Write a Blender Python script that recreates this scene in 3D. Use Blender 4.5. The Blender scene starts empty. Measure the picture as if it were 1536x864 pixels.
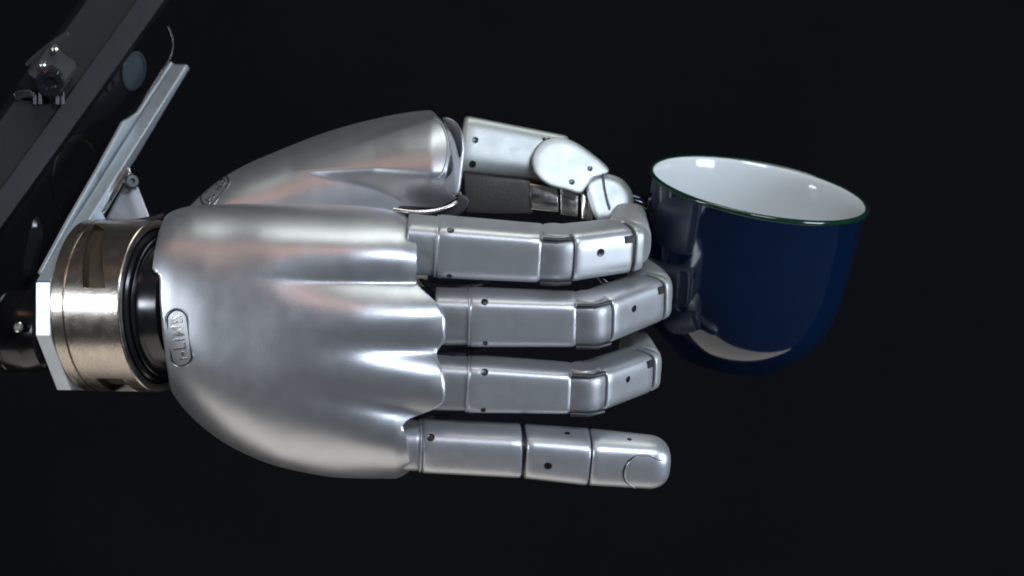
import bpy, bmesh, math
import numpy as np
from mathutils import Vector, Matrix
from mathutils.bvhtree import BVHTree

# ------------------------------------------------------------------ camera, world, lamps, exposure
# Working units: one "unit" = 1/4500 m. x to the right, y down, d towards the camera (d = 0 is the
# plane through the wrist). CAMD is the camera's distance from that plane in the same units.
S = 1.0 / 4500.0
CAMD = 6000.0
scene = bpy.context.scene
COL = scene.collection

cam_data = bpy.data.cameras.new("camera")
cam_data.sensor_width = 36.0
cam_data.lens = 36.0 * CAMD / 1536.0
cam_data.clip_start = 0.05
cam_data.clip_end = 50.0
cam = bpy.data.objects.new("camera", cam_data)
cam.location = (0, -CAMD * S, 0)
cam.rotation_euler = (math.radians(90), 0, 0)
COL.objects.link(cam)
scene.camera = cam
cam_data.dof.use_dof = True
cam_data.dof.focus_distance = (CAMD - 60) * S
cam_data.dof.aperture_fstop = 13.0

world = bpy.data.worlds.new("World")
scene.world = world
world.use_nodes = True
bg = world.node_tree.nodes["Background"]
bg.inputs[0].default_value = (0.93, 0.96, 1.0, 1)
bg.inputs[1].default_value = 0.036

def area_lamp(name, loc, target, size, power, colour, size_y=None):
    l = bpy.data.lights.new(name, 'AREA')
    l.energy = power
    l.color = colour
    l.shape = 'RECTANGLE'
    l.size = size
    l.size_y = size_y or size
    o = bpy.data.objects.new(name, l)
    o.location = loc
    d = Vector(target) - Vector(loc)
    o.rotation_euler = d.to_track_quat('-Z', 'Y').to_euler()
    COL.objects.link(o)
    return o

AIM = (0.0, 0.0, 0.0)
# window light behind the camera, left and right of it; ceiling tubes; a warm lamp above the camera; low bounce
area_lamp("window_lamp", (1.20, -0.50, -0.12), AIM, 0.44, 16.0, (0.74, 0.85, 1.0), 0.80)
area_lamp("window_lamp", (0.46, -1.15, 0.66), AIM, 0.52, 10.5, (0.72, 0.83, 1.0), 0.24)
area_lamp("side_lamp", (-1.12, -0.74, 0.06), (-0.12, 0, 0), 0.30, 6.0, (0.82, 0.90, 1.0), 0.22)
area_lamp("ceiling_lamp", (0.10, -0.08, 1.45), AIM, 1.3, 5.8, (0.94, 1.0, 0.94), 0.45)
area_lamp("warm_lamp", (-0.62, -0.62, 0.80), (-0.12, 0, 0), 0.34, 0.32, (1.0, 0.56, 0.36), 0.20)
area_lamp("warm_lamp", (-0.22, -1.05, 0.92), (-0.08, 0, 0), 0.34, 0.65, (1.0, 0.48, 0.30), 0.24)
area_lamp("low_lamp", (-0.25, 0.36, -1.55), AIM, 3.2, 9.0, (1.0, 0.95, 0.88), 0.95)

scene.view_settings.view_transform = 'Standard'
scene.view_settings.look = 'None'
scene.view_settings.exposure = 0.2
scene.view_settings.gamma = 1.0
scene.view_settings.use_curve_mapping = False
scene.render.engine = 'CYCLES'
scene.cycles.use_denoising = True
scene.cycles.filter_width = 1.9
scene.cycles.max_bounces = 10

# ------------------------------------------------------------------ helpers
def at(p):
    """unit coordinates (as seen in the picture, with a distance d) -> world point"""
    k = (1.0 - p[2] / CAMD) * S
    return Vector(((p[0] - 768.0) * k, -p[2] * S, -(p[1] - 432.0) * k))

def V(*a):
    return np.array(a, dtype=float)

def unit(v):
    return v / np.linalg.norm(v)

def interp(x, pts):
    return np.interp(x, [p[0] for p in pts], [p[1] for p in pts])

_TAB = {}
def sm_interp(x, pts):
    """table look-up of sm_exact"""
    key = tuple(pts)
    if key not in _TAB:
        n = 600
        x0, x1 = pts[0][0], pts[-1][0]
        _TAB[key] = (x0, (n - 1) / (x1 - x0), [float(sm_exact(x0 + (x1 - x0) * i / (n - 1), pts)) for i in range(n)])
    x0, k, tb = _TAB[key]
    q = (x - x0) * k
    if q <= 0:
        return tb[0]
    if q >= len(tb) - 1:
        return tb[-1]
    i = int(q)
    return tb[i] + (tb[i + 1] - tb[i]) * (q - i)

def sm_exact(x, pts):
    """smooth (monotone cubic) interpolation through points"""
    xs = np.array([p[0] for p in pts], float)
    ys = np.array([p[1] for p in pts], float)
    h = np.diff(xs)
    dl = np.diff(ys) / h
    m = np.zeros_like(xs)
    m[0], m[-1] = dl[0], dl[-1]
    for i in range(1, len(xs) - 1):
        if dl[i - 1] * dl[i] > 0:
            w1 = 2 * h[i] + h[i - 1]
            w2 = h[i] + 2 * h[i - 1]
            m[i] = (w1 + w2) / (w1 / dl[i - 1] + w2 / dl[i])
    x = np.clip(x, xs[0], xs[-1])
    i = int(min(max(np.searchsorted(xs, x) - 1, 0), len(xs) - 2))
    t = (x - xs[i]) / h[i]
    return ((1 + 2 * t) * (1 - t) ** 2 * ys[i] + t * (1 - t) ** 2 * h[i] * m[i]
            + t * t * (3 - 2 * t) * ys[i + 1] + t * t * (t - 1) * h[i] * m[i + 1])

def sstep(a, b, x):
    t = min(max((x - a) / (b - a), 0.0), 1.0)
    return t * t * (3 - 2 * t)

WLOC = {}

def place(o, loc, parent=None):
    WLOC[o.name] = Vector(loc)
    if parent is not None:
        o.parent = parent
        o.location = Vector(loc) - WLOC[parent.name]
    else:
        o.location = loc

def empty(name, p, label, cat, group=None):
    o = bpy.data.objects.new(name, None)
    o.empty_display_size = 0.01
    COL.objects.link(o)
    place(o, at(p))
    o["label"] = label
    o["category"] = cat
    if group:
        o["group"] = group
    return o

def mesh_world(name, verts, faces, mat, parent=None, smooth=40, label=None, recalc=True):
    """verts are world Vectors"""
    bm = bmesh.new()
    c = Vector((0, 0, 0))
    for v in verts:
        c += Vector(v)
    c /= max(1, len(verts))
    bv = [bm.verts.new(Vector(v) - c) for v in verts]
    for f in faces:
        try:
            bm.faces.new([bv[i] for i in f])
        except ValueError:
            pass
    if recalc:
        bmesh.ops.recalc_face_normals(bm, faces=bm.faces)
    me = bpy.data.meshes.new(name)
    bm.to_mesh(me)
    bm.free()
    for p in me.polygons:
        p.use_smooth = True
    me.set_sharp_from_angle(angle=math.radians(smooth))
    me.materials.append(mat)
    o = bpy.data.objects.new(name, me)
    COL.objects.link(o)
    place(o, c, parent)
    if label:
        o["label"] = label
    return o

def mesh(name, verts, faces, mat, parent=None, smooth=40, label=None):
    return mesh_world(name, [at(v) for v in verts], faces, mat, parent, smooth, label)

def loft_data(secs, closed_start=True, closed_end=True):
    n = len(secs[0])
    verts = [p for s in secs for p in s]
    faces = []
    for k in range(len(secs) - 1):
        for j in range(n):
            j2 = (j + 1) % n
            faces.append((k * n + j, k * n + j2, (k + 1) * n + j2, (k + 1) * n + j))
    if closed_start:
        verts.append(np.mean(secs[0], axis=0))
        c = len(verts) - 1
        faces += [(c, (j + 1) % n, j) for j in range(n)]
    if closed_end:
        verts.append(np.mean(secs[-1], axis=0))
        c = len(verts) - 1
        o = (len(secs) - 1) * n
        faces += [(c, o + j, o + (j + 1) % n) for j in range(n)]
    return verts, faces

def loft(name, secs, mat, parent=None, smooth=40, label=None):
    v, f = loft_data(secs)
    return mesh(name, v, f, mat, parent, smooth, label)

def superloop(n, e):
    """unit superellipse, evenly spread"""
    th = np.linspace(0, 2 * math.pi, 720, endpoint=False)
    c, s = np.cos(th), np.sin(th)
    x = np.sign(c) * np.abs(c) ** (2 / e)
    y = np.sign(s) * np.abs(s) ** (2 / e)
    pts = np.stack([x, y], 1)
    pts = np.vstack([pts, pts[:1]])
    L = np.concatenate([[0], np.cumsum(np.linalg.norm(np.diff(pts, axis=0), axis=1))])
    q = np.linspace(0, L[-1], n, endpoint=False)
    return np.stack([np.interp(q, L, pts[:, 0]), np.interp(q, L, pts[:, 1])], 1)

def tube_pts(path, r, seg=10):
    path = [np.array(p, float) for p in path]
    secs = []
    up = V(0.13, 0.2, 1.0)
    for i, p in enumerate(path):
        t = unit(path[min(i + 1, len(path) - 1)] - path[max(i - 1, 0)])
        a = unit(np.cross(t, up))
        b = np.cross(t, a)
        rr = r[i] if hasattr(r, '__len__') else r
        secs.append([p + rr * (a * math.cos(k * 2 * math.pi / seg) + b * math.sin(k * 2 * math.pi / seg)) for k in range(seg)])
    return secs

def tube(name, path, r, mat, parent=None, seg=10, label=None):
    return loft(name, tube_pts(path, r, seg), mat, parent, 60, label)

def catmull(pts, sub=6, closed=True):
    pts = [np.array(p, float) for p in pts]
    n = len(pts)
    out = []
    rng = range(n) if closed else range(n - 1)
    for i in rng:
        if closed:
            p0, p1, p2, p3 = pts[(i - 1) % n], pts[i], pts[(i + 1) % n], pts[(i + 2) % n]
        else:
            p0, p1, p2, p3 = pts[max(i - 1, 0)], pts[i], pts[i + 1], pts[min(i + 2, n - 1)]
        for k in range(sub):
            t = k / sub
            out.append(0.5 * (2 * p1 + (p2 - p0) * t + (2 * p0 - 5 * p1 + 4 * p2 - p3) * t * t
                              + (3 * p1 - p0 - 3 * p2 + p3) * t ** 3))
    if not closed:
        out.append(pts[-1])
    return out

def inset_loop(loop, dist):
    """move a 2-D closed loop inwards by dist"""
    L = np.array(loop)
    n = len(L)
    area = 0.5 * np.sum(L[:, 0] * np.roll(L[:, 1], -1) - np.roll(L[:, 0], -1) * L[:, 1])
    out = []
    for i in range(n):
        t = L[(i + 1) % n] - L[i - 1]
        t = t / (np.linalg.norm(t) + 1e-9)
        nrm = V(-t[1], t[0]) if area > 0 else V(t[1], -t[0])
        out.append(L[i] + nrm * dist)
    return np.array(out)

def pillow(name, outline, dfront, dback, mat, parent=None, bevel=5, dome=3, gx=0.0, gy=0.0,
           smooth=35, label=None, spline=True, sub=6):
    """solid plate with a rounded edge: outline in (x, y), front plane tilted by gx, gy"""
    loop = np.array(catmull(outline, sub) if spline else outline, float)
    c = loop.mean(axis=0)
    def lay(lp, d):
        return [V(p[0], p[1], d + gx * (p[0] - c[0]) + gy * (p[1] - c[1])) for p in lp]
    secs = [lay(inset_loop(loop, bevel), dback), lay(loop, dback + bevel), lay(loop, dfront - bevel)]
    for a in (30, 60, 90):
        r = math.radians(a)
        secs.append(lay(inset_loop(loop, bevel * (1 - math.cos(r))), dfront - bevel * (1 - math.sin(r))))
    base = inset_loop(loop, bevel)
    for k in (0.8, 0.55, 0.3, 0.1):
        secs.append(lay(c + (base - c) * k, dfront + dome * (1 - k * k)))
    return loft(name, secs, mat, parent, smooth, label)

def frame_from(axis, up=(0, -1, 0)):
    t = unit(np.array(axis, float))
    s = np.array(up, float)
    s = unit(s - t * np.dot(s, t))
    n = np.cross(t, s)
    if n[2] < 0:
        n = -n
    return t, s, n

def lathe(name, origin, axis, prof, mat, parent=None, seg=96, smooth=35, label=None, up=(0, -1, 0)):
    t, s, n = frame_from(axis, up)
    o = np.array(origin, float)
    secs = []
    for (q, r) in prof:
        secs.append([o + t * q + r * (s * math.cos(k * 2 * math.pi / seg) + n * math.sin(k * 2 * math.pi / seg)) for k in range(seg)])
    return loft(name, secs, mat, parent, smooth, label)

def box(name, centre, ex, ey, ez, hx, hy, hz, mat, parent=None, bev=2.0, label=None):
    """bevelled box with half sizes hx, hy, hz along unit axes ex, ey, ez"""
    ex, ey, ez = (unit(np.array(v, float)) for v in (ex, ey, ez))
    c = np.array(centre, float)
    secs = []
    def rect(hx_, hy_, z):
        b = bev
        pts = [(-hx_ + b, -hy_), (hx_ - b, -hy_), (hx_, -hy_ + b), (hx_, hy_ - b), (hx_ - b, hy_), (-hx_ + b, hy_), (-hx_, hy_ - b), (-hx_, -hy_ + b)]
        return [c + ex * p[0] + ey * p[1] + ez * z for p in pts]
    secs = [rect(hx - bev, hy - bev, -hz), rect(hx, hy, -hz + bev), rect(hx, hy, hz - bev), rect(hx - bev, hy - bev, hz)]
    return loft(name, secs, mat, parent, 30, label)

def bvh_of(objs):
    vs, fs = [], []
    for o in (objs if isinstance(objs, (list, tuple)) else [objs]):
        off = len(vs)
        w = WLOC[o.name]
        vs += [v.co + w for v in o.data.vertices]
        fs += [[i + off for i in p.vertices] for p in o.data.polygons]
    return BVHTree.FromPolygons(vs, fs)

def hit(tree, px, py):
    """first point of a surface seen at picture position px, py (used to seat screws and badges on it)"""
    o = Vector((0, -CAMD * S, 0))
    loc, nrm, i, d = tree.ray_cast(o, (at((px, py, 0)) - o).normalized())
    if loc is None:
        return None, None
    if nrm.dot(loc - o) > 0:
        nrm = -nrm
    return loc, nrm

# ------------------------------------------------------------------ materials
def nodes_of(m):
    m.use_nodes = True
    nt = m.node_tree
    return nt, nt.nodes, nt.links, nt.nodes["Principled BSDF"]

def material(name, base, metallic=0.0, rough=0.4, vary=0.06, bump=0.0, bscale=3000.0, rvary=0.08, nscale=60.0,
             coat=0.0, spec=0.5, aniso=0.0, brushed=None, tint=None):
    m = bpy.data.materials.new(name)
    nt, N, L, b = nodes_of(m)
    b.inputs["Metallic"].default_value = metallic
    b.inputs["Specular IOR Level"].default_value = spec
    b.inputs["Coat Weight"].default_value = coat
    b.inputs["Coat Roughness"].default_value = 0.05
    tc = N.new("ShaderNodeTexCoord")
    n1 = N.new("ShaderNodeTexNoise")
    n1.inputs["Scale"].default_value = nscale
    n1.inputs["Detail"].default_value = 6
    n1.inputs["Roughness"].default_value = 0.6
    L.new(tc.outputs["Object"], n1.inputs["Vector"])
    cr = N.new("ShaderNodeMix")
    cr.data_type = 'RGBA'
    k0, k1 = 1 - vary, 1 + vary
    t = tint or (1, 1, 1)
    cr.inputs[6].default_value = (base[0] * k0, base[1] * k0, base[2] * k0, 1)
    cr.inputs[7].default_value = (min(1, base[0] * k1 * t[0]), min(1, base[1] * k1 * t[1]), min(1, base[2] * k1 * t[2]), 1)
    L.new(n1.outputs["Fac"], cr.inputs[0])
    L.new(cr.outputs[2], b.inputs["Base Color"])
    mr = N.new("ShaderNodeMapRange")
    mr.inputs["From Min"].default_value = 0.3
    mr.inputs["From Max"].default_value = 0.7
    mr.inputs["To Min"].default_value = max(0.0, rough - rvary)
    mr.inputs["To Max"].default_value = rough + rvary
    n2 = N.new("ShaderNodeTexNoise")
    n2.inputs["Scale"].default_value = nscale * 2.3
    n2.inputs["Detail"].default_value = 8
    L.new(tc.outputs["Object"], n2.inputs["Vector"])
    L.new(n2.outputs["Fac"], mr.inputs["Value"])
    L.new(mr.outputs[0], b.inputs["Roughness"])
    if bump > 0:
        n3 = N.new("ShaderNodeTexNoise")
        n3.inputs["Scale"].default_value = bscale
        n3.inputs["Detail"].default_value = 3
        if brushed:
            mp = N.new("ShaderNodeMapping")
            mp.inputs["Scale"].default_value = brushed
            L.new(tc.outputs["Object"], mp.inputs["Vector"])
            L.new(mp.outputs[0], n3.inputs["Vector"])
        else:
            L.new(tc.outputs["Object"], n3.inputs["Vector"])
        bp = N.new("ShaderNodeBump")
        bp.inputs["Strength"].default_value = bump
        bp.inputs["Distance"].default_value = 0.0004
        L.new(n3.outputs["Fac"], bp.inputs["Height"])
        L.new(bp.outputs[0], b.inputs["Normal"])
    if aniso:
        b.inputs["Anisotropic"].default_value = aniso
    return m

M_SHELL = material("silver_shell_paint", (0.50, 0.505, 0.52), 0.86, 0.345, 0.04, 0.11, 2600, 0.025, 70)
M_FINGER = material("silver_finger_paint", (0.50, 0.505, 0.515), 0.74, 0.37, 0.05, 0.12, 2600, 0.03, 110)
M_THUMB = material("pale_thumb_paint", (0.40, 0.42, 0.40), 0.60, 0.40, 0.05, 0.10, 2600, 0.04, 90)
M_TIP = material("grey_fingertip", (0.36, 0.36, 0.35), 0.45, 0.48, 0.08, 0.15, 2200, 0.05, 90)
M_JOINT = material("grey_joint_metal", (0.41, 0.41, 0.41), 0.70, 0.40, 0.08, 0.12, 2400, 0.06, 120)
M_LINK = material("grey_link_metal", (0.31, 0.31, 0.315), 0.70, 0.42, 0.06, 0.12, 2400, 0.05, 120)
M_DARK = material("black_plastic", (0.012, 0.012, 0.013), 0.0, 0.42, 0.2, 0.1, 2000, 0.08, 90)
M_GLOSSBLACK = material("polished_black", (0.008, 0.008, 0.010), 0.0, 0.22, 0.2, 0.0, 2000, 0.04, 90)
M_ARM = material("black_anodised", (0.006, 0.0064, 0.0066), 0.0, 0.46, 0.2, 0.25, 2600, 0.06, 60, spec=0.22)
M_RUBBER = material("brown_black_rubber", (0.035, 0.030, 0.026), 0.0, 0.5, 0.3, 0.2, 1500, 0.08, 120)
M_NICKEL = material("turned_nickel", (0.55, 0.49, 0.425), 1.0, 0.24, 0.05, 0.18, 900, 0.04, 120, brushed=(6, 1, 1))
M_SLOT = material("bronze_slot", (0.09, 0.07, 0.05), 0.7, 0.5, 0.15, 0.1, 2000, 0.06, 150)
M_ALU = material("machined_aluminium", (0.55, 0.60, 0.64), 0.72, 0.40, 0.05, 0.2, 2600, 0.05, 150)
M_STEEL = material("dark_screw_steel", (0.06, 0.06, 0.065), 0.9, 0.32, 0.2, 0.0, 2000, 0.06, 300)
M_BRIGHT = material("bright_steel", (0.72, 0.70, 0.66), 1.0, 0.22, 0.06, 0.1, 2400, 0.06, 200)
M_DISC = material("blue_grey_disc", (0.028, 0.040, 0.046), 0.2, 0.5, 0.15, 0.2, 2400, 0.06, 120)
M_CUP = material("navy_glaze", (0.0014, 0.0066, 0.0225), 0.0, 0.09, 0.15, 0.0, 200, 0.02, 30, coat=0.3)
M_CUPIN = material("white_glaze", (0.58, 0.60, 0.585), 0.0, 0.10, 0.03, 0.0, 200, 0.02, 30, coat=0.2)
M_RIM = material("green_edge_glaze", (0.004, 0.022, 0.012), 0.0, 0.10, 0.35, 0.0, 200, 0.02, 90, coat=0.2)

def cloth_material():
    m = bpy.data.materials.new("black_backdrop_cloth")
    nt, N, L, b = nodes_of(m)
    b.inputs["Roughness"].default_value = 0.95
    b.inputs["Specular IOR Level"].default_value = 0.05
    tc = N.new("ShaderNodeTexCoord")
    w = N.new("ShaderNodeTexNoise")
    w.inputs["Scale"].default_value = 700
    w.inputs["Detail"].default_value = 4
    L.new(tc.outputs["Object"], w.inputs["Vector"])
    w2 = N.new("ShaderNodeTexNoise")
    w2.inputs["Scale"].default_value = 5
    w2.inputs["Detail"].default_value = 3
    L.new(tc.outputs["Object"], w2.inputs["Vector"])
    add = N.new("ShaderNodeMath")
    add.operation = 'ADD'
    L.new(w.outputs["Fac"], add.inputs[0])
    L.new(w2.outputs["Fac"], add.inputs[1])
    mr = N.new("ShaderNodeMapRange")
    mr.inputs["From Min"].default_value = 0.6
    mr.inputs["From Max"].default_value = 1.4
    L.new(add.outputs[0], mr.inputs["Value"])
    mx = N.new("ShaderNodeMix")
    mx.data_type = 'RGBA'
    mx.inputs[6].default_value = (0.0017, 0.0019, 0.0026, 1)
    mx.inputs[7].default_value = (0.0046, 0.0050, 0.0064, 1)
    L.new(mr.outputs[0], mx.inputs[0])
    L.new(mx.outputs[2], b.inputs["Base Color"])
    return m
M_CLOTH = cloth_material()

# ------------------------------------------------------------------ the setting: black cloth backdrop
def backdrop():
    verts, faces = [], []
    nx, nz = 60, 40
    for i in range(nx + 1):
        for j in range(nz + 1):
            x = -1.6 + 3.2 * i / nx
            z = -1.1 + 2.2 * j / nz
            y = 0.62 + 0.010 * math.sin(5.1 * x + 1.3 * z) + 0.006 * math.sin(11 * x - 3.1 * z + 1.0)
            verts.append(Vector((x, y, z)))
    for i in range(nx):
        for j in range(nz):
            a = i * (nz + 1) + j
            faces.append((a, a + nz + 1, a + nz + 2, a + 1))
    o = mesh_world("backdrop", verts, faces, M_CLOTH, None, 60, recalc=False)
    o["kind"] = "structure"
    o["label"] = "plain black cloth backdrop behind the hand and cup"
    return o
backdrop()

# ------------------------------------------------------------------ robotic hand
HAND = empty("robotic_hand", (250, 457, 0),
             "silver satin-metal robotic hand, back towards viewer, curled fingers gripping the cup", "robot hand")

def shell(name, T, B, d0, F, K, xs, xe, xb0, xb1, bump, mat, parent, nu=120, nv=320, e=2.35, label=None):
    """closed hand cover: stations run from wrist edge xs(y) to knuckle edge xe(y); T, B top and bottom
    outline, F bulge towards the viewer, K towards the palm side"""
    ph = np.linspace(0, 2 * math.pi, nv, endpoint=False)
    def ring(u, shrink=1.0, dx=0.0):
        out = []
        for f in ph:
            c, s = math.cos(f), math.sin(f)
            ce = math.copysign(abs(c) ** (2 / e), c)
            se = abs(s) ** (2 / e)
            front = s >= 0
            # edge positions for this angle
            def edge(fun, xg, xback):
                y = 0.5 * (T(xg) + B(xg)) - 0.5 * (B(xg) - T(xg)) * ce
                w = sstep(-0.15, 0.25, s)
                return fun(y) * w + xback * (1 - w)
            x0 = edge(xs, xb0[0], xb0[1])
            x1 = edge(xe, xb1[0], xb1[1])
            x = x0 + (x1 - x0) * u + dx
            t, b_ = T(x), B(x)
            y = 0.5 * (t + b_) - 0.5 * (b_ - t) * ce * shrink
            if front:
                d = d0(x) + F(x) * se * shrink + bump(x, y) * sstep(0.0, 0.45, s)
            else:
                d = d0(x) - K(x) * se * shrink
            if shrink < 1:
                d -= 2 * (1 if front else -1)
            out.append(V(x, y, d))
        return out
    secs = [ring(0, 0.90, 30), ring(0, 0.955, 3), ring(0, 0.985, 0)]
    us = [0.004, 0.012] + list(np.linspace(0.025, 0.975, nu)) + [0.988, 0.996]
    secs += [ring(u) for u in us]
    secs += [ring(1, 0.99, 0.0), ring(1, 0.965, -1.5), ring(1, 0.93, -26)]
    v, f = loft_data(secs)
    return mesh(name, v, f, mat, parent, 50, label)

# --- back of the hand
PT = lambda x: sm_interp(x, [(225, 342), (245, 323), (265, 314), (295, 308), (400, 305), (500, 307), (560, 311), (600, 319), (625, 331), (680, 340)])
PB = lambda x: sm_interp(x, [(225, 556), (258, 591), (275, 612), (300, 637), (350, 672), (430, 703), (520, 717), (590, 718), (618, 708), (680, 700)])
PF = lambda x: sm_interp(x, [(225, 92), (260, 104), (320, 120), (420, 134), (520, 131), (590, 121), (640, 110), (680, 96)])
PK = lambda x: sm_interp(x, [(225, 90), (400, 105), (640, 80), (680, 78)])
P_XS = lambda y: interp(y, [(322, 247), (340, 238), (370, 231), (396, 228), (403, 231), (410, 237), (418, 239), (450, 239), (500, 243), (550, 250), (590, 258)])
P_XE = lambda y: sm_interp(y, [(300, 585), (318, 602), (345, 621), (375, 626), (400, 626), (416, 624), (424, 627), (438, 642), (456, 660), (480, 668), (505, 668), (520, 660), (529, 655), (538, 657), (560, 665), (590, 668), (604, 666), (614, 655), (622, 634), (629, 612), (636, 605), (650, 609), (680, 614), (706, 617), (718, 600)])
RIDGES = [((320, 352), (626, 372), 28), ((360, 488), (668, 476), 34), ((360, 540), (668, 575), 32), ((380, 602), (615, 672), 25)]

def palm_bump(x, y):
    tot = 0.0
    for i, (p, q, A) in enumerate(RIDGES):
        k = min(max((x - p[0]) / (q[0] - p[0]), 0.0), 1.15)
        yc = p[1] + (q[1] - p[1]) * k
        w = 60.0
        if i == 0 and y < yc:
            w = 75.0
        if i == 3 and y > yc:
            w = 80.0
        t = (y - yc) / w
        if abs(t) < 1:
            pr = (1 - t * t) ** 1.2 if w < 61 else (1 - t * t) ** 2
            v = A * (0.35 * sstep(0.0, 1.0, k) + 0.65 * sstep(0.0, 0.25, k) * min(k, 1.0)) * pr
            tot = (tot ** 2.2 + v ** 2.2) ** (1 / 2.2)
    return tot

palm = shell("hand_shell", PT, PB, lambda x: 0.0, PF, PK, P_XS, P_XE, (250, 285), (620, 600), palm_bump, M_SHELL, HAND,
             label="smooth silver back cover with a ridge for each finger")

# --- cover over the ball of the thumb
TT = lambda x: sm_interp(x, [(282, 312), (300, 294), (345, 260), (430, 221), (500, 195), (560, 179), (610, 169), (655, 165), (700, 172)])
TB = lambda x: 430.0
TF = lambda x: sm_interp(x, [(282, 70), (345, 110), (450, 138), (600, 142), (700, 138)])
TD = lambda x: sm_interp(x, [(282, -90), (345, -125), (450, -150), (700, -150)])
T_XE = lambda y: sm_interp(y, [(160, 645), (172, 655), (182, 664), (200, 672), (230, 675), (258, 671), (275, 668), (285, 673), (294, 684), (302, 689), (312, 686), (330, 660), (430, 640)])

def thumb_bump(x, y):
    yc = 250 + (176 - 250) * (x - 440) / 215.0          # crest
    yl = interp(x, [(430, 256), (560, 270), (645, 294), (700, 300)])   # lower edge of the lobe
    if x < 436:
        return 0.0
    yc = min(yc, yl - 6)
    A = 36 * min(1.0, (yl - yc - 6) / 110.0) ** 1.15
    top = TT(x)
    if y < yc:
        return A * max(0.0, y - top) / max(4.0, yc - top)
    k = (y - yc) / (yl - yc)
    return A * (1 + 0.12 * min(k, 1.0)) * (1 - sstep(0.66, 1.22, k))

thumb_shell = shell("thumb_cover", TT, TB, TD, TF, lambda x: 60.0, lambda y: 284.0, T_XE, (300, 284), (660, 640),
                    thumb_bump, M_SHELL, HAND, label="pale silver cover over the thumb base")
_tl = bvh_of(thumb_shell)
def on_cover(px, py):
    loc, nrm = hit(_tl, px, py)
    dd = -loc.y / S
    kk = 1 - dd / CAMD
    return V(768 + loc.x / S / kk, 432 - loc.z / S / kk, dd)
tube("cover_rim", catmull([on_cover(*q) for q in ((652, 177), (660, 184), (668, 198), (672, 217), (670, 240), (665, 256), (657, 268))], 6, False), 2.0, M_THUMB, HAND, 10)
# bright lip and seam under the thumb cover
lip = tube("cover_lip", catmull([(590, 314, 24), (620, 318, 28), (650, 316, 24), (675, 309, 14), (688, 299, 0), (690, 290, -14)], 6, False), [3.0] * 31, M_BRIGHT, HAND, 10)
pillow("cover_seam", [(600, 309), (650, 311), (676, 305), (690, 292), (704, 300), (690, 322), (650, 328), (606, 326)], 8, -90, M_DARK, HAND, 3, 0)

# --- fingers
def seg_sections(p0, p1, t, s, n, a0, a1, b0, b1, e, start='bevel', end='bevel', bev=5.0, skew=0.0, nv=72, stations=10):
    loop = superloop(nv, e)
    L = float(np.dot(p1 - p0, t))
    st = []
    if start == 'bevel':
        st += [(0.0, 0.80), (0.0, 0.93), (bev * 0.3, 0.975), (bev, 1.0)]
    else:
        st += [(0.0, 1.0)]
    if end == 'bevel':
        m0 = L - bev
    elif end == 'round':
        m0 = L - 0.9 * a1
    else:
        m0 = L
    first = st[-1][0]
    st += [(first + (m0 - first) * k / stations, 1.0) for k in range(1, stations + 1)]
    if end == 'bevel':
        st += [(L - bev * 0.3, 0.975), (L, 0.93), (L, 0.80)]
    elif end == 'round':
        R = L - m0
        for k in range(1, 11):
            g = math.radians(9 * k)
            st.append((m0 + R * math.sin(g), max(0.02, math.cos(g) ** 0.72)))
    secs = []
    for (q, sc) in st:
        k = min(max(q / L, 0), 1)
        a, b = (a0 + (a1 - a0) * k) * sc, (b0 + (b1 - b0) * k) * sc
        c = p0 + t * q
        kk = 1.0
        secs.append([c + s * a * u + n * b * w + t * skew * (w * 0.5 + 0.5) * sc for (u, w) in loop])
    return secs

def barrel(name, p, s, r, half, mat, parent, seg=40):
    prof = [(-half, 0.72 * r), (-half, 0.93 * r), (-half + 2, r), (half - 2, r), (half, 0.93 * r), (half, 0.72 * r)]
    return lathe(name, p, s, prof, mat, parent, seg, 35, up=(0, 0, 1) if abs(s[2]) < 0.9 else (1, 0, 0))

def rotate_bend(t, n, beta):
    c, s_ = math.cos(beta), math.sin(beta)
    return unit(t * c - n * s_), unit(n * c + t * s_)

_screw_mesh = {}
def screw(parent, tree, px, py, r=5.0, name="screw"):
    loc, nrm = hit(tree, px, py)
    if loc is None:
        return None
    key = r
    if key not in _screw_mesh:
        bm = bmesh.new()
        seg = 20
        rings = []
        # countersunk head: bright lip, sloping wall, dark socket
        for (rr, h) in ((r * 1.0, -2.0), (r * 1.0, 0.35), (r * 0.86, 0.75), (r * 0.55, 0.5), (r * 0.3, 0.45)):
            rings.append([bm.verts.new((rr * S * math.cos(k * 2 * math.pi / seg), rr * S * math.sin(k * 2 * math.pi / seg), h * S)) for k in range(seg)])
        for k in range(len(rings) - 1):
            for j in range(seg):
                bm.faces.new((rings[k][j], rings[k][(j + 1) % seg], rings[k + 1][(j + 1) % seg], rings[k + 1][j]))
        bm.faces.new(rings[-1])
        bm.faces.new(list(reversed(rings[0])))
        me = bpy.data.meshes.new(name)
        bm.to_mesh(me)
        bm.free()
        me.materials.append(M_GLOSSBLACK)
        _screw_mesh[key] = me
    o = bpy.data.objects.new(name, _screw_mesh[key])
    COL.objects.link(o)
    place(o, loc, parent)
    o.rotation_euler = nrm.to_track_quat('Z', 'Y').to_euler()
    return o

UP = V(0, -1, 0)
CAMV = V(0, 0, 1)

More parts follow.
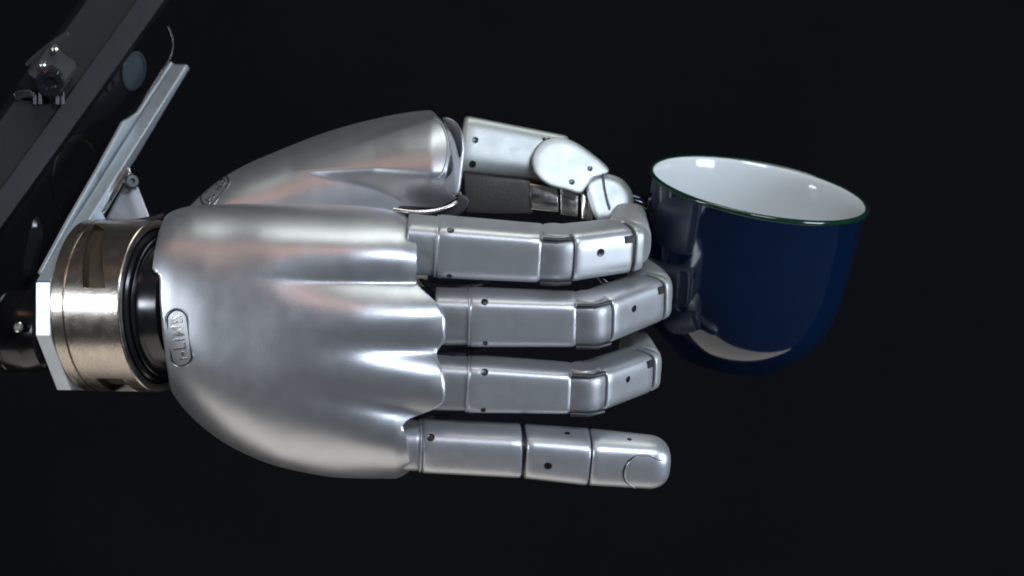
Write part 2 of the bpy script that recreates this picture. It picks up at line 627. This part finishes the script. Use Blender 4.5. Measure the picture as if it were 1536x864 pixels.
def make_finger(base, pip, rho, beta1, L1, beta2, L2, a, b, start_off, knuckle_len, label, dorsal_drop=0.0, e=4.6):
    base, pip = np.array(base, float), np.array(pip, float)
    t = unit(pip - base)
    r = math.radians(rho)
    s = UP * math.cos(r) + CAMV * math.sin(r)
    s = unit(s - t * np.dot(s, t))
    n = np.cross(t, s)
    if n[2] < 0:
        n = -n
    a0, a1, b0, b1 = a[0], a[1], b[0], b[1]
    p0 = base + t * start_off
    p1 = pip - t * 20
    f = loft("finger", seg_sections(p0, p1, t, s, n, a0, a1, b0, b1, e, bev=5), M_FINGER, HAND, 40, label)
    # knuckle joint between the cover and the first segment
    loft("knuckle_joint", seg_sections(base - t * 12, p0 + t * 3, t, s, n, a0 * 0.99, a0 * 0.955, b0 * 0.96, b0 * 0.935, e - 0.6, bev=2), M_JOINT, f, 40)
    # thin bright collar on the first segment's edge
    loft("edge_collar", seg_sections(p0 - t * 2.5, p0 + t * 2.0, t, s, n, a0 * 0.985, a0 * 0.985, b0 * 0.98, b0 * 0.98, e, bev=1.5, stations=2), M_FINGER, f, 40)
    t1, n1 = rotate_bend(t, n, math.radians(beta1))
    dip = pip + t1 * L1
    # recessed link between the first and second segment
    tb, nb = rotate_bend(t, n, math.radians(beta1 / 2))
    lp = superloop(72, e)
    def link_secs(k0, k1, q0, q1):
        cb = math.cos(math.radians(beta1 / 2))
        row = []
        for (c, nn, ka) in [(pip - t * q0, n, 1), (pip - t * 9, n, 1)] + [(pip - t * 9 * (1 - g) ** 2 + t1 * 7 * g * g, rotate_bend(t, n, math.radians(beta1 * (g * g * (3 - 2 * g))))[1], 1.0 + (1 / cb - 1) * 0.5 * (1 - abs(2 * g - 1))) for g in (0.17, 0.33, 0.5, 0.67, 0.83)] + [(pip + t1 * 7, n1, 1), (pip + t1 * q1, n1, 1)]:
            row.append([c + s * a1 * k0 * u + nn * b1 * k1 * ka * w for (u, w) in lp])
        return row
    loft("hinge", link_secs(0.94, 0.925, 26, 11), M_LINK, f, 40)
    for sg in (1, -1):
        off = s * (a1 * 0.90 * sg)
        tube("hinge_notch", [pip - t * 19 + off + n * b1 * 0.88, pip - t * 4 + off + nb * b1 * 0.92, pip + t1 * 11 + off + n1 * b1 * 0.88], 3.4, M_DARK, f, 8)
    lathe("hinge_plate", pip + s * (a1 * 0.86) - nb * 5, s, [(0, 8), (0, b1 * 0.66), (3.5, b1 * 0.68), (5, b1 * 0.64), (5, 4)], M_FINGER, f, 48, 30, up=(1, 0, 0))
    loft("hinge_core", link_secs(0.88, 0.88, 30, 24), M_DARK, f, 40)
    a2, b2 = a1 * 0.98, b1 * 0.98
    a3, b3 = a1 * 0.93, b1 * 0.90
    m = loft("middle_segment", seg_sections(pip + t1 * 15, dip - t1 * 13, t1, s, n1, a2, a3, b2, b3, e, bev=4), M_FINGER, f, 40)
    box("end_notch", dip - t1 * 21 + s * (a3 * 0.62) + n1 * (b3 * 0.985), t1, s, n1, 7, 5.5, 2.5, M_DARK, f, 0.8)
    t2, n2 = rotate_bend(t1, n1, math.radians(beta2))
    loft("end_slot", seg_sections(dip - t1 * 24, dip, t1, s, n1, a3 * 0.9, a3 * 0.9, b3 * 0.88, b3 * 0.88, e, bev=2, stations=3), M_DARK, f, 40)
    tip = loft("fingertip", seg_sections(dip + t2 * 2 - n2 * 2, dip + t2 * L2 - n2 * 6, t2, s, n2, a3 * 0.99, a3 * 0.80, b3 * 0.98, b3 * 0.72, 2.9, end='round', bev=7), M_TIP, f, 40)
    # clevis: the pale frame at the end of the second segment, with the dark slot before it
    loft("end_frame", seg_sections(dip - t1 * 7.5, dip + t1 * 8, t1, s, n1, a3 * 1.0, a3 * 0.95, b3 * 1.0, b3 * 0.93, e, bev=3, stations=3), M_THUMB, f, 40)
    return f, m, tip, dict(t=t, s=s, n=n, dip=dip, t1=t1, n1=n1, t2=t2, n2=n2)

f1, m1, ft1, I1 = make_finger((622, 367, 60), (832, 381, 62), 20, 30, 128, 62, 118, (42, 39), (42, 39), 33, 30, "finger nearest the thumb, bent round the cup handle")
f2, m2, ft2, I2 = make_finger((664, 474, 70), (884, 479, 70), 20, 50, 148, 48, 110, (40, 37), (40, 37), 40, 30, "second finger, strongly bent")
f3, m3, ft3, I3 = make_finger((662, 573, 66), (876, 583, 66), 20, 50, 136, 48, 105, (39, 34), (39, 35), 40, 30, "third finger, strongly bent")

# little finger, almost straight, with a nail
def little_finger():
    base, p1_, p2_, tip_ = V(606, 667, 46), V(782, 676, 50), V(880, 685, 47), V(1004, 695, 38)
    e = 3.0
    r = math.radians(30)
    def fr(a, b):
        t = unit(b - a)
        s = UP * math.cos(r) + CAMV * math.sin(r)
        s = unit(s - t * np.dot(s, t))
        n = np.cross(t, s)
        return t, s, (n if n[2] > 0 else -n)
    t, s, n = fr(base, p1_)
    f = loft("finger", seg_sections(base + t * 22, p1_ - t * 5, t, s, n, 37, 37, 38, 38, e, bev=4, skew=8), M_FINGER, HAND, 40, "straight little finger with an engraved nail")
    loft("knuckle_joint", seg_sections(base - t * 30, base + t * 25, t, s, n, 36, 35.5, 37, 36.5, e - 0.4, bev=2), M_JOINT, f, 40)
    loft("edge_collar", seg_sections(base + t * 19, base + t * 23, t, s, n, 36.6, 36.6, 37.5, 37.5, e, bev=1.5, stations=2, skew=6), M_FINGER, f, 40)
    loft("seam_core", seg_sections(p1_ - t * 30, p1_ + t * 22, t, s, n, 33, 33, 34, 34, e, bev=2), M_DARK, f, 40)
    t1, s1, n1 = fr(p1_, p2_)
    m = loft("middle_segment", seg_sections(p1_ + t1 * 0, p2_ - t1 * 2.5, t1, s1, n1, 37, 39, 38, 39, e, bev=3, skew=8), M_FINGER, f, 40)
    loft("seam_core", seg_sections(p2_ - t1 * 30, p2_ + t1 * 22, t1, s1, n1, 33, 33, 34, 34, e, bev=2), M_DARK, f, 40)
    t2, s2, n2 = fr(p2_, tip_)
    tp = loft("fingertip", seg_sections(p2_ + t2 * 0.5, tip_, t2, s2, n2, 39.5, 38, 39, 33, 2.8, end='round', bev=3, skew=6), M_FINGER, f, 40)
    return f, m, tp
f4, m4, ft4 = little_finger()

tr = bvh_of([f1, m1]); [screw(f1, tr, *q) for q in ((676, 345, 5.5), (674, 414, 4), (901, 379, 6.5))]
tr = bvh_of([f2, m2]); [screw(f2, tr, *q) for q in ((727, 453, 5.5), (728, 515, 4), (951, 463, 5.5))]
tr = bvh_of([f3, m3]); [screw(f3, tr, *q) for q in ((727, 558, 5.5), (725, 615, 4), (942, 569, 5))]
tr = bvh_of([f4, m4, ft4]); [screw(f4, tr, *q) for q in ((646, 656, 6), (822, 699, 6), (851, 650, 4), (855, 630, 4), (944, 659, 3.6), (950, 648, 3))]

def draped(name, tree, path, r, lift, mat, parent, label=None):
    """thin bead lying on a surface along a picture path"""
    pts = []
    for (px, py) in path:
        loc, nrm = hit(tree, px, py)
        if loc is None:
            continue
        pts.append(loc + nrm * lift * S)
    seg = 6
    secs = []
    for i, p in enumerate(pts):
        a = pts[min(i + 1, len(pts) - 1)] - pts[max(i - 1, 0)]
        if a.length < 1e-9:
            a = Vector((1, 0, 0))
        a.normalize()
        u = a.cross(Vector((0.1, 1, 0.2))).normalized()
        w = a.cross(u)
        secs.append([p + (u * math.cos(k * math.pi / 3) + w * math.sin(k * math.pi / 3)) * r * S for k in range(seg)])
    n = seg
    verts = [v for s_ in secs for v in s_]
    faces = [(k * n + j, k * n + (j + 1) % n, (k + 1) * n + (j + 1) % n, (k + 1) * n + j) for k in range(len(secs) - 1) for j in range(n)]
    faces += [tuple(range(n)), tuple((len(secs) - 1) * n + j for j in range(n))]
    return mesh_world(name, verts, faces, mat, parent, 60, label)

# engraved nail outline
trn = bvh_of(ft4)
nail_path = catmull([(990, 690), (972, 683), (955, 684), (941, 694), (935, 708), (938, 722), (950, 731)], 8, False)
draped("nail_groove", trn, nail_path, 1.3, -0.3, M_STEEL, f4)
draped("nail_edge", trn, [(x + 2.6, y + 0.4) for (x, y) in nail_path], 1.4, 0.2, M_FINGER, f4)

# --- dark webs between the knuckles
for (out, d) in (([(628, 418), (650, 424), (690, 424), (735, 421), (720, 430), (690, 440), (668, 446), (645, 436)], 62),
                 ([(655, 528), (690, 522), (730, 524), (700, 532), (672, 545), (660, 540)], 66),
                 ([(605, 632), (640, 622), (680, 622), (660, 632), (630, 640), (612, 644)], 44)):
    pillow("knuckle_web", out, d, d - 70, M_GLOSSBLACK, HAND, 4, 3)

# --- thumb
def make_thumb():
    d = -95
    def tseg(name, p0, p1, rho, a0, a1, b0, b1, e, mat, parent, label=None, **kw):
        p0, p1 = np.array(p0, float), np.array(p1, float)
        t = unit(p1 - p0)
        r = math.radians(rho)
        s_ = UP * math.cos(r) - CAMV * math.sin(r)
        s_ = unit(s_ - t * np.dot(s_, t))
        n_ = np.cross(t, s_)
        n_ = n_ if n_[2] > 0 else -n_
        return loft(name, seg_sections(p0, p1, t, s_, n_, a0, a1, b0, b1, e, **kw), mat, parent, 40, label)
    th = tseg("thumb", (690, 219, d - 40), (846, 244, d - 44), 12, 44, 38, 36, 36, 4.2, M_THUMB, HAND, "pale thumb bent towards the first finger", bev=7)
    pillow("thumb_link", [(797, 242), (801, 225), (815, 211), (838, 206), (862, 213), (890, 232), (912, 252), (908, 262), (890, 268), (880, 280), (870, 290), (850, 285), (822, 277), (804, 262)],
           d + 12, d - 75, M_THUMB, th, 4, 0, gx=-0.12, gy=0.30)
    pillow("thumb_tip", [(878, 276), (888, 265), (906, 260), (930, 267), (944, 281), (950, 298), (946, 316), (920, 330), (896, 330), (884, 306)],
           d + 10, d - 80, M_THUMB, th, 9, 0, gx=-0.25, gy=0.22)
    pillow("tip_seam", [(903, 261), (905.5, 261), (910, 290), (916, 312), (913, 312), (907, 290)], d + 13.5, d - 20, M_DARK, th, 0.8, 0, gx=-0.25, gy=0.22)
    # black grip below the first segment
    pillow("thumb_grip", [(696, 258), (745, 264), (797, 270), (799, 320), (745, 320), (698, 318)], d - 6, d - 90, M_RUBBER, th, 4, 2, spline=False)
    # small steel linkage showing under the joint
    pillow("linkage", [(794, 275), (836, 281), (838, 318), (796, 314)], d - 2, d - 60, M_BRIGHT, th, 3, 2, spline=False)
    pillow("linkage_slot", [(797, 290), (810, 291), (810, 297), (797, 296)], d + 3, d - 20, M_DARK, th, 1, 0, spline=False)
    pillow("linkage_slot", [(815, 301), (836, 304), (836, 309), (815, 306)], d + 3, d - 20, M_DARK, th, 1, 0, spline=False)
    pillow("linkage", [(840, 281), (868, 291), (866, 325), (841, 322)], d - 8, d - 60, M_BRIGHT, th, 3, 3, spline=False)
    pillow("linkage", [(872, 290), (884, 276), (890, 312), (888, 330), (872, 328)], d - 2, d - 60, M_BRIGHT, th, 3, 3, spline=False)
    pillow("linkage_slot", [(873, 284), (880, 274), (884, 300), (880, 304)], d + 4, d - 30, M_DARK, th, 1, 0, spline=False)
    # joint to the thumb cover: a steel ring with a dark gap
    pillow("joint_ring", [(664, 178), (680, 180), (692, 196), (697, 222), (694, 255), (688, 290), (672, 292), (660, 280), (670, 240), (672, 205)], d + 1, d - 80, M_JOINT, th, 5, 2)
    pillow("joint_gap", [(662, 177), (676, 180), (690, 194), (694, 222), (690, 236), (683, 212), (672, 190)], d + 6, d - 60, M_DARK, th, 2, 1)
    pillow("joint_gap", [(676, 234), (680, 246), (678, 258), (668, 268), (660, 266), (668, 250)], d + 6, d - 60, M_DARK, th, 2, 1)
    return th
thumb = make_thumb()
tr = bvh_of([thumb] + [c for c in thumb.children if c.name.startswith("thumb_link")])
[screw(thumb, tr, *q) for q in ((713, 210, 5), (709, 246, 5.5), (885, 253, 4), (858, 273, 4.5), (816, 209, 3), (823, 208, 2.5))]

# --- badges with raised lettering
def badge(name, tree, centre, ang, half_l, half_w, text, parent, squash=1.0, shear=0.0):
    cx, cy = centre
    ca, sa = math.cos(ang), math.sin(ang)
    def loc2(u, v):
        u2, v2 = u + shear * v, v * squash
        return cx + u2 * ca - v2 * sa, cy + u2 * sa + v2 * ca
    # outline: rounded slot
    pts = []
    rr = half_w
    for k in range(25):
        g = -math.pi / 2 + math.pi * k / 24
        pts.append((half_l - rr + rr * math.cos(g), rr * math.sin(g)))
    for k in range(25):
        g = math.pi / 2 + math.pi * k / 24
        pts.append((-half_l + rr + rr * math.cos(g), rr * math.sin(g)))
    path = [loc2(u, v) for (u, v) in pts]
    path.append(path[0]); path.append(path[1])
    b = draped(name, tree, path, 1.4, 0.0, M_DARK, parent)
    path2 = [loc2(u * 1.04 + 0.5, v * 1.17) for (u, v) in pts]
    path2.append(path2[0]); path2.append(path2[1])
    draped("badge_rim", tree, path2, 1.0, -0.1, M_SHELL, b)
    cu = bpy.data.curves.new("lettering", 'FONT')
    cu.body = text
    cu.size = half_w * 1.75
    cu.align_x = 'CENTER'
    cu.align_y = 'CENTER'
    cu.space_character = 1.12
    cu.offset = 0.012 * half_w
    cu.extrude = 1.0
    cu.bevel_depth = 0.25
    tmp = bpy.data.objects.new("lettering_curve", cu)
    COL.objects.link(tmp)
    bpy.context.view_layer.update()
    dg = bpy.context.evaluated_depsgraph_get()
    me0 = bpy.data.meshes.new_from_object(tmp.evaluated_get(dg))
    verts, faces = [], [tuple(p.vertices) for p in me0.polygons]
    wd = max(v.co.x for v in me0.vertices) - min(v.co.x for v in me0.vertices)
    k = min(1.0, 2 * (half_l - rr * 0.55) / wd)
    last = hit(tree, cx, cy)
    for v in me0.vertices:
        px, py = loc2(v.co.x * k, -v.co.y)
        loc, nrm = hit(tree, px, py)
        if loc is None:
            loc, nrm = last
        last = (loc, nrm)
        verts.append(loc + nrm * (v.co.z * 0.4 + 0.2) * S)
    bpy.data.objects.remove(tmp)
    bpy.data.curves.remove(cu)
    mesh_world("lettering", verts, faces, M_BRIGHT, b, 30)
    bpy.data.meshes.remove(me0)
    return b
trp = bvh_of(palm)
badge("badge", trp, (269, 507), math.radians(-97), 42, 15, "i-LIMB", HAND)
trt = bvh_of(thumb_shell)
badge("badge", trt, (322, 285), math.radians(-52), 27, 11, "i-LIMB", HAND)

# ------------------------------------------------------------------ wrist coupling
TH = math.radians(28)
AX = unit(V(math.cos(TH), 0.01, math.sin(TH)))       # wrist axis, to the right and towards the viewer
BX = V(-math.sin(TH), 0, math.cos(TH))               # sideways, towards the viewer
RC = V(238, 459, -6)                                  # centre of the coupling's hand-side face
WRIST = empty("wrist_coupling", (238, 459, -6), "turned nickel ring with black collar joining the hand to the arm", "coupling")

def ring_pt(q, r, fd):
    f = math.radians(fd)          # 0 = towards the viewer, 90 = up
    return RC + AX * q + r * (BX * math.cos(f) + UP * math.sin(f))

def coupling_ring():
    R, L, nf = 129.0, 116.0, 256
    prof = [(-L, 90), (-L, R - 2), (-L + 1.5, R), (-L + 20, R), (-L + 20.6, R - 3), (-L + 23.4, R - 3), (-L + 24, R), (-L + 60, R),
            (-2, R), (-0.5, R - 1), (0, R - 3), (0, R - 12), (-18, R - 13), (-18, 90)]
    secs = [[ring_pt(q, r, 360.0 * k / nf) for k in range(nf)] for (q, r) in prof]
    v, f = loft_data(secs)
    o = mesh("ring", v, f, M_NICKEL, WRIST, 25)
    cutters = []
    for (f0, f1, u0, u1) in ((12, 72, (0.47, 0.80), (0.24, 0.43)), (-84, -58, (0.40, 0.78), (0.40, 0.78))):
        n = 14
        rows = []
        for k in range(n + 1):
            w = k / n
            lo, hi = u0[0] + (u1[0] - u0[0]) * w, u0[1] + (u1[1] - u0[1]) * w
            fd = f0 + (f1 - f0) * w
            rows.append([ring_pt(-L + L * uu, rr, fd) for (uu, rr) in ((lo, R - 10), (hi, R - 10), (hi, R + 12), (lo, R + 12))])
        v, f = loft_data(rows)
        cutters.append(mesh("slot_cutter", v, f, M_SLOT, WRIST, 25))
    bpy.context.view_layer.update()
    for c in cutters:
        m = o.modifiers.new("slot", 'BOOLEAN')
        m.operation = 'DIFFERENCE'
        m.solver = 'EXACT'
        m.object = c
        m.material_mode = 'TRANSFER'
    dg = bpy.context.evaluated_depsgraph_get()
    me = bpy.data.meshes.new_from_object(o.evaluated_get(dg))
    o.modifiers.clear()
    for p in me.polygons:
        p.use_smooth = True
    me.set_sharp_from_angle(angle=math.radians(25))
    o.data = me
    for c in cutters:
        bpy.data.objects.remove(c)
    return o
ring = coupling_ring()
lathe("collar", RC - AX * 14, AX, [(0, 60), (0, 112), (2, 114), (16, 114), (19, 111), (20, 100), (30, 97), (33, 97), (58, 94), (60, 60)], M_GLOSSBLACK, WRIST, 120, 30)
lathe("collar_groove", RC + AX * 8, AX, [(0, 90), (0, 105), (1.5, 106), (3, 105), (3, 90)], M_STEEL, WRIST, 120, 30)
lathe("wrist_core", RC + AX * 40, AX, [(0, 40), (0, 84), (60, 80), (60, 40)], M_DARK, WRIST, 64, 30)

# ------------------------------------------------------------------ mounting plate
PLATE = empty("mounting_plate", (134, 457, -62), "silver machined plate with long diagonal bar between wrist ring and arm", "bracket")
PC = RC - AX * 117.5
def plate_pt(px, py, back):
    """a point of the plate plane seen at px, py; back = distance along the wrist axis behind the ring"""
    c = PC - AX * back
    w = (c[0] - px) / math.sin(TH)
    return c + BX * w + V(0, py - c[1], 0)
def plate(name, outline, back0, back1, mat, parent, bev=1.5):
    pts = [np.array(p, float) for p in outline]
    pp = [plate_pt(p[0], p[1], 0) for p in pts]
    c = np.mean(pp, axis=0)
    secs = []
    for (bk, sc) in ((back0, 0), (back0 + bev, 1), (back1 - bev, 1), (back1, 0)):
        row = []
        l2 = np.array([[np.dot(p - PC, BX), p[1]] for p in pp])
        l2 = l2 if sc else inset_loop(l2, bev)
        for (w, y) in l2:
            q = PC - AX * bk + BX * w
            row.append(V(q[0], y, q[2]))
        secs.append(row)
    return loft(name, secs, mat, parent, 25)
plate("plate", [(76, 424), (76, 503), (108, 585), (150, 585), (170, 540), (170, 420), (160, 330), (150, 312), (128, 341)], 0, 26, M_ALU, PLATE)
plate("diagonal_bar", [(76, 421), (281, 97), (285, 103), (204, 240), (152, 318), (110, 395), (90, 421)], 0.6, 25, M_ALU, PLATE)
plate("backing_strip", [(85, 408), (127, 330), (177, 243), (182, 233), (210, 182), (218, 178), (232, 168), (281, 93), (289, 100), (242, 189), (177, 304), (102, 428)], 26, 33, M_ALU, PLATE)

TRI = empty("triangular_bracket", (190, 320, -150), "small grey triangular bracket with black knob above the wrist ring", "bracket")
pillow("bracket_plate", [(160, 326), (196, 258), (204, 272), (224, 324), (222, 336), (162, 336)], -130, -138, M_ALU, TRI, 1.5, 0, spline=False, gx=0.25, gy=0.2)
pillow("bracket_flange", [(149, 318), (189, 251), (195, 252), (196, 257), (156, 322)], -118, -136, M_BRIGHT, TRI, 1.5, 0, spline=False)
lathe("knob", V(195, 274, -128), V(0.3, -0.2, 1), [(0, 7), (0, 11), (5, 12), (12, 11), (14, 9), (14, 4), (8, 3)], M_DARK, TRI, 32)
tube("bracket_foot", [(158, 332, -112), (200, 334, -104), (232, 328, -100), (246, 322, -100)], [4, 5, 5, 4], M_STEEL, TRI)

# ------------------------------------------------------------------ robot arm
ARM = empty("robot_arm", (60, 300, -200), "black robot arm beam with round hole covers rising behind the wrist", "robot arm")
UX = unit(V(234, -325, -260))
E1 = unit(V(0.81, 0.585, 0))
E2 = np.cross(UX, E1)
if E2[2] < 0:
    E2 = -E2
A0 = V(126, 165, -190)
def prism(name, sec, q0, q1, mat, parent, smooth=20, label=None):
    secs = []
    for q in (q0, q1):
        secs.append([A0 + UX * q + E1 * p[0] + E2 * p[1] for p in sec])
    return loft(name, secs, mat, parent, smooth, label)
prism("beam", [(-34, 0), (-30, 2), (-2, -8), (2, -10), (8, -40), (6, -150), (0, -180), (-96, -180), (-102, -150), (-98, -8), (-92, 0)], -700, 420, M_ARM, ARM)
prism("beam_edge", [(-31, 3.5), (-3, -6), (1, -8), (3, -16), (-2, -20), (-30, -10)], -700, 420, material("lighter_black_edge", (0.010, 0.011, 0.0105), 0.05, 0.46, 0.2, 0.2, 2600, 0.06, 60, spec=0.35), ARM)  # chamfer strip in a slightly lighter black than the beam
# side flank with round covers
flank = prism("flank", [(2, -30), (86, -118), (88, -124), (60, -170), (0, -170)], -300, 150, M_GLOSSBLACK, ARM)
fl_n = unit(np.cross(UX, unit(E1 * 84 - E2 * 88)))
if fl_n[2] < 0:
    fl_n = -fl_n
fl_v = unit(E1 * 84 - E2 * 88)
trf = bvh_of(flank)
def cover(px, py, r, mat, name="hole_cover"):
    loc, nrm = hit(trf, px, py)
    if loc is None:
        return
    d = -loc.y / S
    k = 1 - d / CAMD
    p = V(768 + loc.x / S / k, 432 - loc.z / S / k, d)
    o = lathe(name, p - fl_n * 4, fl_n, [(0, r * 0.9), (0, r), (7, r), (8, r * 0.97), (8, r * 0.88), (5.5, r * 0.85), (5.5, r * 0.3)], mat, ARM, 64, 30, up=UX)
cover(199, 106, 30, M_DISC)
cover(112, 262, 62, M_ARM)
cover(163, 128, 10, M_STEEL, "highlight_disc")  # added disc standing in for a highlight on the flank
tube("cable", catmull([(252, 40, -330), (259, 62, -328), (256, 84, -322), (240, 110, -315), (215, 150, -300)], 6, False), 1.6, M_GLOSSBLACK, ARM)
# rounded black elbow under the beam
pillow("elbow", [(-60, 300), (0, 296), (44, 306), (66, 340), (60, 390), (46, 424), (0, 436), (-60, 436)], -150, -300, M_GLOSSBLACK, ARM, 20, 6, gx=0.2, gy=0.1)
lathe("motor_housing", V(78, 497, -90), -AX, [(0, 30), (0, 52), (4, 57), (26, 60), (30, 61.5), (60, 61.5), (62, 60), (66, 60), (68, 61.5), (260, 61.5), (260, 30)], M_GLOSSBLACK, ARM, 96, 30)
trm = bvh_of([o for o in ARM.children if o.name.startswith("motor_housing")])
sc_ = lathe("housing_bolt", V(28, 491, -40), V(-0.2, -0.1, 1), [(0, 3), (0, 8), (6, 8), (8, 6), (8, 3)], M_BRIGHT, ARM, 24)

# clamp on the beam
def clamp():
    ez = E2
    c = box("clamp", V(74, 112, -168), UX, E1, ez, 34, 30, 26, M_DARK, ARM, 5)
    lathe("clamp_knob", V(74, 120, -140), V(0.05, 0.35, 1), [(0, 10), (0, 20), (4, 22), (14, 22), (17, 19), (17, 11), (12, 9)], M_GLOSSBLACK, c, 40)
    lathe("clamp_bolt", V(80, 108, -126), V(-0.2, -0.4, 1), [(0, 3), (0, 9), (4, 10), (6, 8), (5, 4)], M_STEEL, c, 24)
    lathe("clamp_bolt", V(64, 98, -128), V(-0.1, -0.8, 0.7), [(0, 3), (0, 7), (4, 7), (6, 5), (6, 2)], M_BRIGHT, c, 20)
    lathe("clamp_bolt", V(82, 74, -150), V(-0.1, -0.8, 0.7), [(0, 3), (0, 7), (4, 7), (6, 5), (6, 2)], M_BRIGHT, c, 20)
    pillow("clamp_lever", [(20, 140), (34, 135), (48, 136), (48, 146), (34, 148), (26, 152)], -140, -150, M_STEEL, c, 2, 0)
    for x in (52, 60, 86, 94):
        tube("clamp_pin", [(x, 138, -144), (x, 156, -146)], 3.0, M_STEEL, c, 8)
    pillow("clamp_fin", [(40, 92), (70, 66), (98, 48), (102, 54), (84, 74), (60, 92), (44, 100)], -170, -180, M_DARK, c, 2, 0)
clamp()

# ------------------------------------------------------------------ cup
CUP = empty("cup", (1108, 545, -95), "glossy navy blue ceramic cup with white inside and green rim, tilted", "cup")
ti, le = math.radians(13.6), math.radians(11.0)
# cup axis from base to mouth: leans to the right in the picture and tips its mouth towards the viewer
ca = V(math.sin(le) * math.cos(ti), -math.cos(le) * math.cos(ti), math.sin(ti))
RIMC = V(1139, 283, -130)
def cup():
    out = [(-275, 20), (-276, 62), (-280, 66), (-282, 72), (-280, 78), (-274, 84), (-266, 94), (-254, 108), (-238, 124), (-220, 136), (-200, 144.5), (-170, 151.5), (-130, 156), (-90, 158.5), (-50, 161), (-28, 163), (-14, 165), (-6, 166.5)]
    rim = [(-8, 165), (-6, 166.8), (-3.5, 168), (-1, 168), (0.6, 166.5), (1.4, 164.5), (1.2, 162.5), (-0.5, 161)]
    inn = [(-0.2, 161.6), (-1.5, 160.4), (-6, 158.5), (-16, 156.8), (-50, 154.5), (-130, 149.5), (-180, 145), (-215, 134), (-240, 112), (-254, 80), (-260, 40), (-261, 3)]
    def build(name, prof, mat, parent, cs, ce):
        t, s, n = frame_from(ca, (0, 0, 1))
        seg = 128
        secs = [[RIMC + t * q + r * (s * math.cos(k * 2 * math.pi / seg) + n * math.sin(k * 2 * math.pi / seg)) for k in range(seg)] for (q, r) in [(q_ * 0.962, r_ * 1.004) for (q_, r_) in prof]]
        v, f = loft_data(secs, cs, ce)
        return mesh(name, v, f, mat, parent, 50)
    build("cup_body", out, M_CUP, CUP, True, False)
    build("cup_rim", rim, M_RIM, CUP, False, False)
    o = build("cup_lining", inn, M_CUPIN, CUP, False, True)
    o.data.flip_normals()
    # handle, held between the fingertips and the thumb
    hd = unit(V(-1.0, 0.0, -0.10) - ca * np.dot(V(-1.0, 0.0, -0.10), ca))
    P = lambda r, q: RIMC + hd * r + ca * q
    path = catmull([P(157.5, -60), P(174, -55), P(206, -56), P(232, -78), P(240, -112), P(232, -150), P(208, -182), P(176, -194), P(151.5, -198)], 6, False)
    secs = []
    side = np.cross(hd, ca)
    for i, p in enumerate(path):
        t = unit(path[min(i + 1, len(path) - 1)] - path[max(i - 1, 0)])
        b = np.cross(t, side)
        secs.append([p + side * 17 * math.cos(g) + b * 9 * math.sin(g) for g in np.linspace(0, 2 * math.pi, 24, endpoint=False)])
    loft("cup_handle", secs, M_CUP, CUP, 60)
cup()
